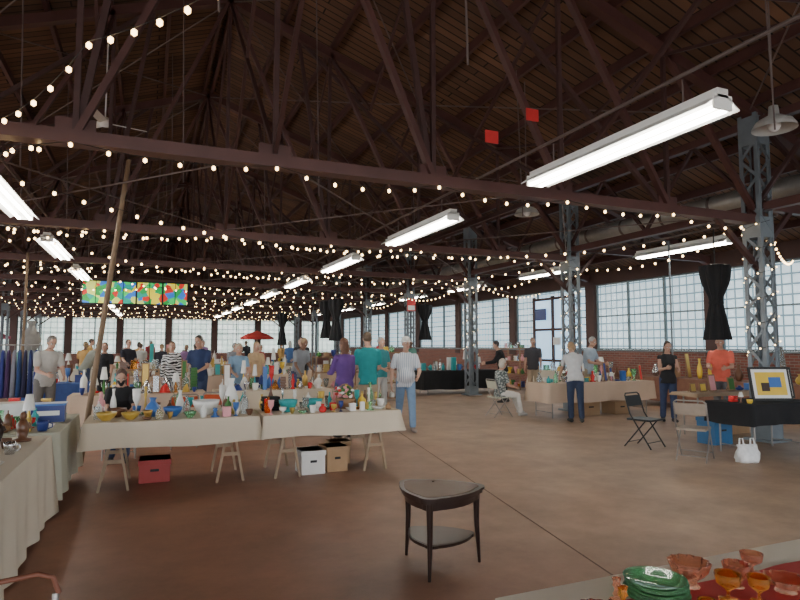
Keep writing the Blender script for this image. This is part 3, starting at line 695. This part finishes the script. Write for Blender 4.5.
def rack(x,y,rz,cols,n=14):
    m=MB()
    for xx in(-.7,.7): m.tube([(xx,0,.03),(xx,0,1.6)],.014,METAL,8); m.tube([(xx,-.25,.02),(xx,.25,.02)],.014,METAL,8)
    m.tube([(-.7,0,1.6),(.7,0,1.6)],.014,METAL,8)
    for i in range(n):
        xx=-.62+i*1.24/(n-1); f=fab(cols[i%len(cols)]); m.tube([(xx,0,1.58),(xx,0,1.5)],.004,METAL,4)
        vs=[]
        for z,w,t in((1.5,.05,.012),(1.44,.2,.02),(1.2,.2,.03),(.9,.21,.035),(.55,.24,.04)):
            vs+=[(xx-t,-w,z),(xx+t,-w,z),(xx+t,w,z),(xx-t,w,z)]
        fs=[(0,1,2,3),(16,19,18,17)]+[(k*4+j,k*4+4+j,k*4+4+(j+1)%4,k*4+(j+1)%4) for k in range(4) for j in range(4)]
        m.add(vs,fs,f,True)
    m.build('clothing_rack',(x,y,0),rz)
rack(-2.75,14.1,.1,[(.02,.03,.12),(.03,.04,.2),(.05,.02,.08),(.2,.2,.25),(.02,.05,.15),(.02,.02,.06)])
m=MB(); m.box((0,0,.7),(.4,.4,1.4),GREY); m.box((0,0,1.42),(.5,.5,.06),GREY); m.box((0,0,.06),(.5,.5,.12),GREY); ST=pm('weathered_stone',(.25,.24,.22),.9)
vase(m,0,0,1.45,.8,.24,ST); m.build('stone_urn_on_pedestal',(-2.95,18.6,0))
def umbrella(x,y,col):
    m=MB(); m.tube([(0,0,0),(0,0,2.5)],.025,LWOOD,8); m.lathe((0,0,0),[(1.1,2.1),(.6,2.35),(.001,2.55)],col,8,False); m.lathe((0,0,0),[(1.1,2.1),(1.1,1.98)],col,8,False); m.lathe((0,0,0),[(.001,0),(.25,0),(.25,.06),(.03,.1)],GREY,16); m.build('market_umbrella',(x,y,0))
umbrella(6.6,40,REDC); umbrella(-9.0,43,C('pink_canvas',(.6,.12,.2),.8))
# ---------------------------------------------------------------- people
def person(name,x,y,yaw,H=1.72,shirt=None,pants=None,skin=(.48,.28,.2),hair=(.05,.03,.02),lean=0,arms=((8,15),(8,15)),legs=((4,6),(-5,5)),
           sleeve='short',style='short',female=False,belly=0,hp=0,hy=0,shorts=False,shoe=(.03,.03,.03),vox=.014,hat=None,out=8,z0=0,mask=None):
    s=H/1.75; rad=math.radians; w=.88 if female else 1.
    SK=pm('skin_%d'%int(skin[0]*1000),skin,.55,ns=20,amt=.08); HR=pm('hair_%d_%d'%(int(hair[0]*1000),int(hair[2]*1000)),hair,.6,ns=40,amt=.4)
    SH=shirt or fab((.3,.3,.3)); PA=pants or fab((.03,.04,.08)); SO=pm('shoe_%d'%int(shoe[0]*1000),shoe,.5)
    P=MB(); prims=[]; labs=[]
    def lab(mt):
        for i,q in enumerate(labs):
            if q is mt: return i
        labs.append(mt); return len(labs)-1
    def cap(a,b,ra,rb,mt):
        P.capsule(a,b,ra,rb,SK); prims.append(('c',np.array(a),np.array(b),ra,rb,lab(mt)))
    def el(c,r,mt,R=None):
        P.ell(c,r,SK,14,10,R); prims.append(('e',np.array(c),np.array(R.transposed() if R else Matrix.Identity(3)),np.array(r),0,lab(mt)))
    drops=[]
    LT,LS=.43*1.0,.42
    for t,k in legs: drops.append(LT*math.cos(rad(t))+LS*math.cos(rad(t-k)))
    pz=max(drops)+.085+.03; pel=V3((0,0,pz)); Rl=Matrix.Rotation(-rad(lean),3,'X')
    T=lambda p: pel+Rl@V3(p)
    for sd,(t,k) in zip((-1,1),legs):
        hip=V3((sd*.09,0,pz-.03)); kn=hip+V3((sd*.015,math.sin(rad(t)),-math.cos(rad(t))))*LT; an=kn+V3((0,math.sin(rad(t-k)),-math.cos(rad(t-k))))*LS
        if shorts:
            cap(hip,hip.lerp(kn,.85),.1,.085,PA); cap(kn,an,.056,.036,SK); cap(hip.lerp(kn,.8),kn,.066,.056,SK)
        else:
            cap(hip,kn,.098,.074,PA); cap(kn,kn.lerp(an,.9),.072,.062,PA); cap(kn.lerp(an,.5),an,.045,.036,SK)
        up=max(0,an.z-.085)
        heel=an+V3((0,-.035,-.042)); toe=an+V3((sd*.02,.145,-.048-up*.6)); 
        heel.z=max(.043,heel.z); toe.z=max(.035,toe.z)
        cap(heel,toe,.043,.035,SO); cap(an,heel.lerp(toe,.4),.042,.04,SO)
    el(T((0,0,-.03)),(.165*(1.04 if female else .97),.125,.13),PA,Rl)
    secs=[(-.11,.168,.128),(0,.168,.125),(.12,.15,.115),(.25,.16,.12),(.37,.182,.122),(.45,.178,.105),(.51,.12,.08),(.545,.06,.06)]
    secs=[(z,rx*(w if z>.05 else 1)*1.08,ry*1.1) for z,rx,ry in secs]
    seg=20; vs=[]
    for z,rx,ry in secs:
        for q in range(seg):
            a=2*math.pi*q/seg; vs.append(T((rx*math.cos(a),ry*math.sin(a),z)))
    n=len(secs); fs=[(i*seg+q,i*seg+(q+1)%seg,(i+1)*seg+(q+1)%seg,(i+1)*seg+q) for i in range(n-1) for q in range(seg)]
    fs+= [tuple(range(seg))[::-1],tuple(range((n-1)*seg,n*seg))]; P.add(vs,fs,SK)
    prims.append(('t',np.array(pel),np.array(Rl.transposed()),secs,0,lab(SH)))
    if belly: el(T((0,.05,.1)),(.18,.1+belly*.1,.17),SH,Rl)
    if female: el(T((0,.065,.33)),(.13,.09,.075),SH,Rl)
    cap(T((0,-.005,.48)),T((0,.02,.60)),.056,.05,SK)
    nk=T((0,.02,.60)); Rh=Matrix.Rotation(rad(hy),3,'Z')@Matrix.Rotation(-rad(hp),3,'X'); hc=nk+Rh@V3((0,.015,.085)); G=lambda p: hc+Rh@V3(p)
    el(G((0,-.005,.03)),(.074,.093,.092),SK,Rh); el(G((0,.022,-.045)),(.056,.066,.074),mask or SK,Rh)
    cap(G((0,.09,.012)),G((0,.104,-.018)),.009,.015,SK)
    for sd in(-1,1): el(G((sd*.076,-.005,-.002)),(.012,.02,.03),SK,Rh)
    if style!='bald' :
        el(G((0,-.024,.042)),(.083,.094,.096),HR,Rh)
        if style=='long':
            el(G((0,-.055,-.04)),(.085,.055,.11),HR,Rh); el(G((0,-.06,-.12)),(.085,.045,.1),HR,Rh)
        if style=='bob': el(G((0,-.035,-.02)),(.092,.07,.09),HR,Rh)
    else: el(G((0,-.045,-.01)),(.08,.058,.05),HR,Rh)
    hands=[]
    for sd,(a,fl) in zip((-1,1),arms):
        S=T((sd*.178*w,0,.45)); o=rad(out)
        ud=V3((sd*math.sin(o),math.sin(rad(a))*math.cos(o),-math.cos(rad(a))*math.cos(o))); E=S+ud*.29
        f=rad(a+fl); inn=-.28 if fl>35 else .04
        fd=V3((sd*inn,math.sin(f),-math.cos(f))).normalized(); Wr=E+fd*.25
        cap(S,E,.047,.038,SK); cap(E,Wr,.04,.026,SK)
        if sleeve=='short': cap(S,S.lerp(E,.62),.068,.062,SH)
        elif sleeve=='long': cap(S,E,.063,.052,SH); cap(E,E.lerp(Wr,.93),.052,.04,SH)
        else: cap(S,S+ud*.02,.06,.055,SH)
        ref=V3((0,1,.0)) if fd.z<-.6 else V3((0,.2,1)); sv=(ref-fd*ref.dot(fd)).normalized(); nn=fd.cross(sv)
        if nn.x*sd>0: nn=-nn
        for q in(-1.5,-.5,.5,1.5): cap(Wr+sv*q*.009,Wr+fd*.085+sv*q*.019,.015,.0125,SK)
        hands.append((Wr,fd,sv,nn))
    me=P.mesh('tmp'); ob=bpy.data.objects.new('tmp',me); SC.collection.objects.link(ob)
    r=ob.modifiers.new('r','REMESH'); r.mode='VOXEL'; r.voxel_size=vox; sm=ob.modifiers.new('s','SMOOTH'); sm.factor=.5; sm.iterations=2
    dg=bpy.context.evaluated_depsgraph_get(); em=bpy.data.meshes.new_from_object(ob.evaluated_get(dg))
    nv=len(em.vertices); co=np.empty(nv*3); em.vertices.foreach_get('co',co); co=co.reshape(-1,3)
    faces=[tuple(p.vertices) for p in em.polygons]; cen=np.array([co[list(f)].mean(0) for f in faces]) if faces else np.zeros((0,3))
    bpy.data.objects.remove(ob); bpy.data.meshes.remove(me); bpy.data.meshes.remove(em)
    best=np.full(len(cen),1e9); bl=np.zeros(len(cen),int)
    for pr in prims:
        if pr[0]=='c':
            a,b,ra,rb=pr[1:5]; d=b-a; t=np.clip(((cen-a)@d)/max(1e-9,d@d),0,1); sdv=np.linalg.norm(cen-(a+t[:,None]*d),axis=1)-(ra+(rb-ra)*t)
        elif pr[0]=='e':
            q=(cen-pr[1])@pr[2].T; sdv=(np.linalg.norm(q/pr[3],axis=1)-1)*pr[3].min()
        else:
            q=(cen-pr[1])@pr[2].T; zs=[c[0] for c in pr[3]]; rx=np.interp(q[:,2],zs,[c[1] for c in pr[3]]); ry=np.interp(q[:,2],zs,[c[2] for c in pr[3]])
            sdv=(np.sqrt((q[:,0]/rx)**2+(q[:,1]/ry)**2)-1)*np.minimum(rx,ry); oz=np.maximum(np.maximum(zs[0]-q[:,2],q[:,2]-zs[-2]),0); sdv=np.where(oz>0,np.maximum(sdv,0)+oz,sdv)
        k=sdv<best; best[k]=sdv[k]; bl[k]=pr[5]
    M=MB(); idx=[M.mi(q) for q in labs]
    M.V=[tuple(c) for c in co]; M.F=faces; M.M=[idx[i] for i in bl]; M.S=[True]*len(faces)
    EW=pm('eye_white',(.8,.8,.8),.3); ED=pm('eye_iris',(.04,.025,.02),.2); LP=pm('lips',(.42,.14,.12),.5)
    for sd in(-1,1):
        M.ell(G((sd*.031,.076,.012)),(.013,.011,.009),EW,8,6,Rh); M.ell(G((sd*.031,.085,.012)),(.006,.005,.006),ED,6,5,Rh)
        M.capsule(G((sd*.018,.088,.032)),G((sd*.046,.076,.033)),.004,.003,HR,6)
    if not mask: M.ell(G((0,.082,-.052)),(.024,.010,.007),LP,8,6,Rh)
    for (Wr,fd,sv,nn) in hands:
        for q,L in((1.5,.068),(.5,.078),(-.5,.073),(-1.5,.056)):
            p0=Wr+fd*.082+sv*q*.019; d1=(fd+nn*.25+sv*q*.04).normalized(); d2=(fd+nn*.75).normalized(); d3=(fd*.75+nn*.9).normalized()
            M.tube([p0,p0+d1*L*.42,p0+d1*L*.42+d2*L*.32,p0+d1*L*.42+d2*L*.32+d3*L*.26],[.0095,.009,.008,.005],SK,7)
        t0=Wr+fd*.03+sv*.024; td=(fd*.75+sv*.75+nn*.25).normalized(); t2=(fd+sv*.25+nn*.3).normalized(); M.tube([t0,t0+td*.035,t0+td*.035+t2*.03,t0+td*.035+t2*.045],[.013,.011,.009,.005],SK,7)
    if hat is not None:
        HT=fab(hat); pr=[(.089,0),(.09,.03),(.08,.075),(.05,.1),(.001,.108)]; M.lathe(G((0,-.012,.048)),pr,HT,20,R=Rh)
        vs=[];nb=10
        for i in range(nb+1):
            a=math.pi*(.14+.72*i/nb); vs+= [G((.086*math.cos(a),-.012+.088*math.sin(a),.055)),G((.085*math.cos(a),-.012+.165*math.sin(a),.042))]
        M.add(vs,[(2*i,2*i+1,2*i+3,2*i+2) for i in range(nb)],HT,True)
    M.V=[(a*s,b*s,c*s) for a,b,c in M.V]
    if not z0:
        mz=min(v[2] for v in M.V); M.V=[(a,b,c-mz) for a,b,c in M.V]
    return M.build(name,(x,y,z0),rad(yaw))
J=(.04,.06,.13); LJ=(.19,.30,.46); KH=(.36,.29,.2); GS=(.5,.5,.48)
person('man_in_cap_and_jeans',4.5,10.35,165,1.76,fab((.36,.42,.5),'stripe',(.72,.73,.75)),fab(LJ),hair=(.4,.4,.4),arms=((12,55),(-12,25)),legs=((22,8),(-18,14)),belly=.7,hat=(.62,.61,.58),shoe=(.25,.2,.18),hy=15,vox=.012,out=16)
person('woman_in_purple_top',3.17,10.0,10,1.70,fab((.10,.04,.19)),fab(J),hair=(.12,.05,.025),style='long',female=True,arms=((25,60),(10,25)),sleeve='long')
person('man_in_teal_shirt',3.72,10.3,-10,1.82,fab((.01,.24,.25)),fab(KH),hair=(.12,.08,.05),arms=((20,70),(15,50)),hp=20)
person('man_in_teal_shirt',5.0,12.98,200,1.76,fab((.05,.28,.31)),fab(GS),hair=(.4,.38,.35),arms=((10,30),(10,60)))
person('man_in_grey_shirt',-1.76,12.7,-150,1.78,fab((.42,.41,.38)),fab((.14,.13,.12)),hair=(.2,.18,.16),arms=((15,50),(15,60)),lean=14,hp=25)
person('man_in_olive_shirt',-1.6,18.3,-60,1.75,fab((.25,.26,.22)),fab(J),lean=28,arms=((40,20),(40,20)),hp=35,vox=.018)
person('woman_in_black_top',-1.02,16.5,170,1.64,fab((.012,.012,.015)),fab((.02,.02,.025)),hair=(.1,.05,.03),style='bob',female=True,vox=.018)
person('seated_woman_in_black',-.35,9.45,180,1.62,fab((.012,.012,.014)),fab(J),hair=(.06,.03,.02),style='long',female=True,legs=((84,82),(84,84)),arms=((30,50),(30,55)),lean=10,hp=30,mask=BLACK)
person('woman_in_zebra_print_top',.5,15.0,175,1.66,fab((.015,.015,.015),'zebra'),fab(J),hair=(.2,.12,.07),style='bob',female=True,vox=.018,sleeve='long')
person('man_in_navy_shirt',.97,13.0,150,1.78,fab((.02,.035,.1)),fab(J),hair=(.05,.04,.03),arms=((20,50),(20,50)),hp=15,vox=.016)
person('woman_in_blue_top',1.75,12.9,180,1.62,fab((.2,.32,.45)),fab(GS),hair=(.45,.38,.28),style='bob',female=True,hp=20,vox=.016,arms=((30,40),(30,40)))
person('woman_in_tan_top',2.49,15.2,-170,1.66,fab((.5,.35,.2)),fab(J),hair=(.4,.28,.14),style='long',female=True,vox=.018)
person('man_in_black_shirt',4.45,18.5,160,1.82,fab((.015,.015,.018)),fab((.05,.05,.05)),hair=(.05,.03,.02),vox=.018,arms=((15,70),(15,60)))
person('seated_woman_in_white_trousers',7.33,11.5,-90,1.64,fab((.40,.43,.40),'dots',(.1,.12,.12)),fab((.72,.7,.66)),hair=(.5,.45,.38),style='bob',female=True,legs=((86,62),(84,72)),arms=((25,50),(20,55)),lean=3,hp=15,shoe=(.5,.48,.45),vox=.012)
person('woman_leaning_over_table',8.22,10.02,-25,1.70,fab((.58,.58,.58)),fab((.03,.045,.09)),hair=(.35,.22,.12),style='bob',female=True,lean=20,arms=((35,10),(38,8)),hp=35,legs=((2,4),(-6,4)),vox=.012)
person('man_in_light_blue_shirt',10.5,12.3,200,1.8,fab((.35,.42,.5)),fab(KH),hair=(.45,.44,.42),lean=10,arms=((20,60),(20,60)),hp=15)
person('woman_in_black_vest',10.05,9.3,150,1.66,fab((.02,.02,.022)),fab(J),hair=(.06,.04,.03),style='long',female=True,sleeve='none',arms=((20,70),(20,80)),hp=15)
person('man_in_coral_shirt',10.95,8.75,120,1.76,fab((.70,.13,.085)),fab((.1,.1,.11)),hair=(.3,.28,.26),style='bald',arms=((25,60),(25,60)),belly=.6,hp=10)
person('person_in_black_jacket',9.15,14.2,60,1.72,fab((.012,.012,.014)),fab((.02,.02,.025)),hair=(.03,.02,.02),sleeve='long',lean=12,hp=20,vox=.018,arms=((30,50),(30,50)))
person('man_in_dark_vest',10.6,14.8,140,1.8,fab((.05,.05,.06)),fab(KH),hair=(.25,.2,.17),sleeve='short',vox=.018)
person('woman_in_maroon_top',11.75,7.2,100,1.62,fab((.2,.03,.05)),fab(J),hair=(.05,.03,.02),style='long',female=True,vox=.018)
rnd=random.Random(21)
pts=[(-3.6,20.5),(-1.9,21.6),(-.6,20.0),(.4,21.9),(1.5,20.4),(2.4,19.3),(3.6,21.2),(5.2,21.5),(-2.2,26),(-.4,27.5),(1.3,25.6),(2.2,27.8),(3.4,26.2),(4.6,28),(5.6,25.4),(6.8,27.2),(-2.9,34),(0,33),(2.6,34.5),(5,33.2),(7.2,35),(8.1,23),(9.2,20.3),(-.3,24.8),(3.3,14.1)]
for i,(x,y) in enumerate(pts):
    fem=rnd.random()<.5
    person('shopper',x,y,rnd.choice([0,180,150,-150,90,-90,30]),rnd.uniform(1.6,1.84),fab(rnd.choice([(.02,.02,.03),(.3,.04,.05),(.05,.12,.3),(.5,.5,.48),(.1,.25,.2),(.35,.2,.4),(.5,.3,.1),(.25,.27,.3)])),fab(rnd.choice([J,LJ,KH,(.03,.03,.03)])),
        hair=rnd.choice([(.05,.03,.02),(.3,.2,.1),(.4,.4,.38),(.12,.07,.04)]),style='long' if fem and rnd.random()<.6 else ('bob' if fem else 'short'),female=fem,lean=rnd.choice([0,0,8,15]),arms=((rnd.randint(0,30),rnd.randint(10,70)),(rnd.randint(0,30),rnd.randint(10,70))),hp=rnd.randint(0,25),vox=.024,
        skin=rnd.choice([(.48,.28,.2),(.55,.34,.25),(.2,.1,.06)]))
# ---------------------------------------------------------------- world, sun, camera
w=bpy.data.worlds.new('sky'); SC.world=w; w.use_nodes=True; nt=w.node_tree; bg=nt.nodes['Background']
bg.inputs[0].default_value=(.90,.95,1,1); bg.inputs[1].default_value=6.5
sun=bpy.data.lights.new('sun','SUN'); sun.energy=10; sun.angle=.02; so=bpy.data.objects.new('sun',sun); so.rotation_euler=(math.radians(20),math.radians(-30),0); SC.collection.objects.link(so)
cam=bpy.data.cameras.new('camera'); cam.sensor_width=36; cam.lens=590/800*36; cam.clip_end=300
co=bpy.data.objects.new('camera',cam); co.location=(0,0,1.6); co.rotation_euler=(math.radians(90+4.36),0,math.radians(-22.96)); SC.collection.objects.link(co); SC.camera=co
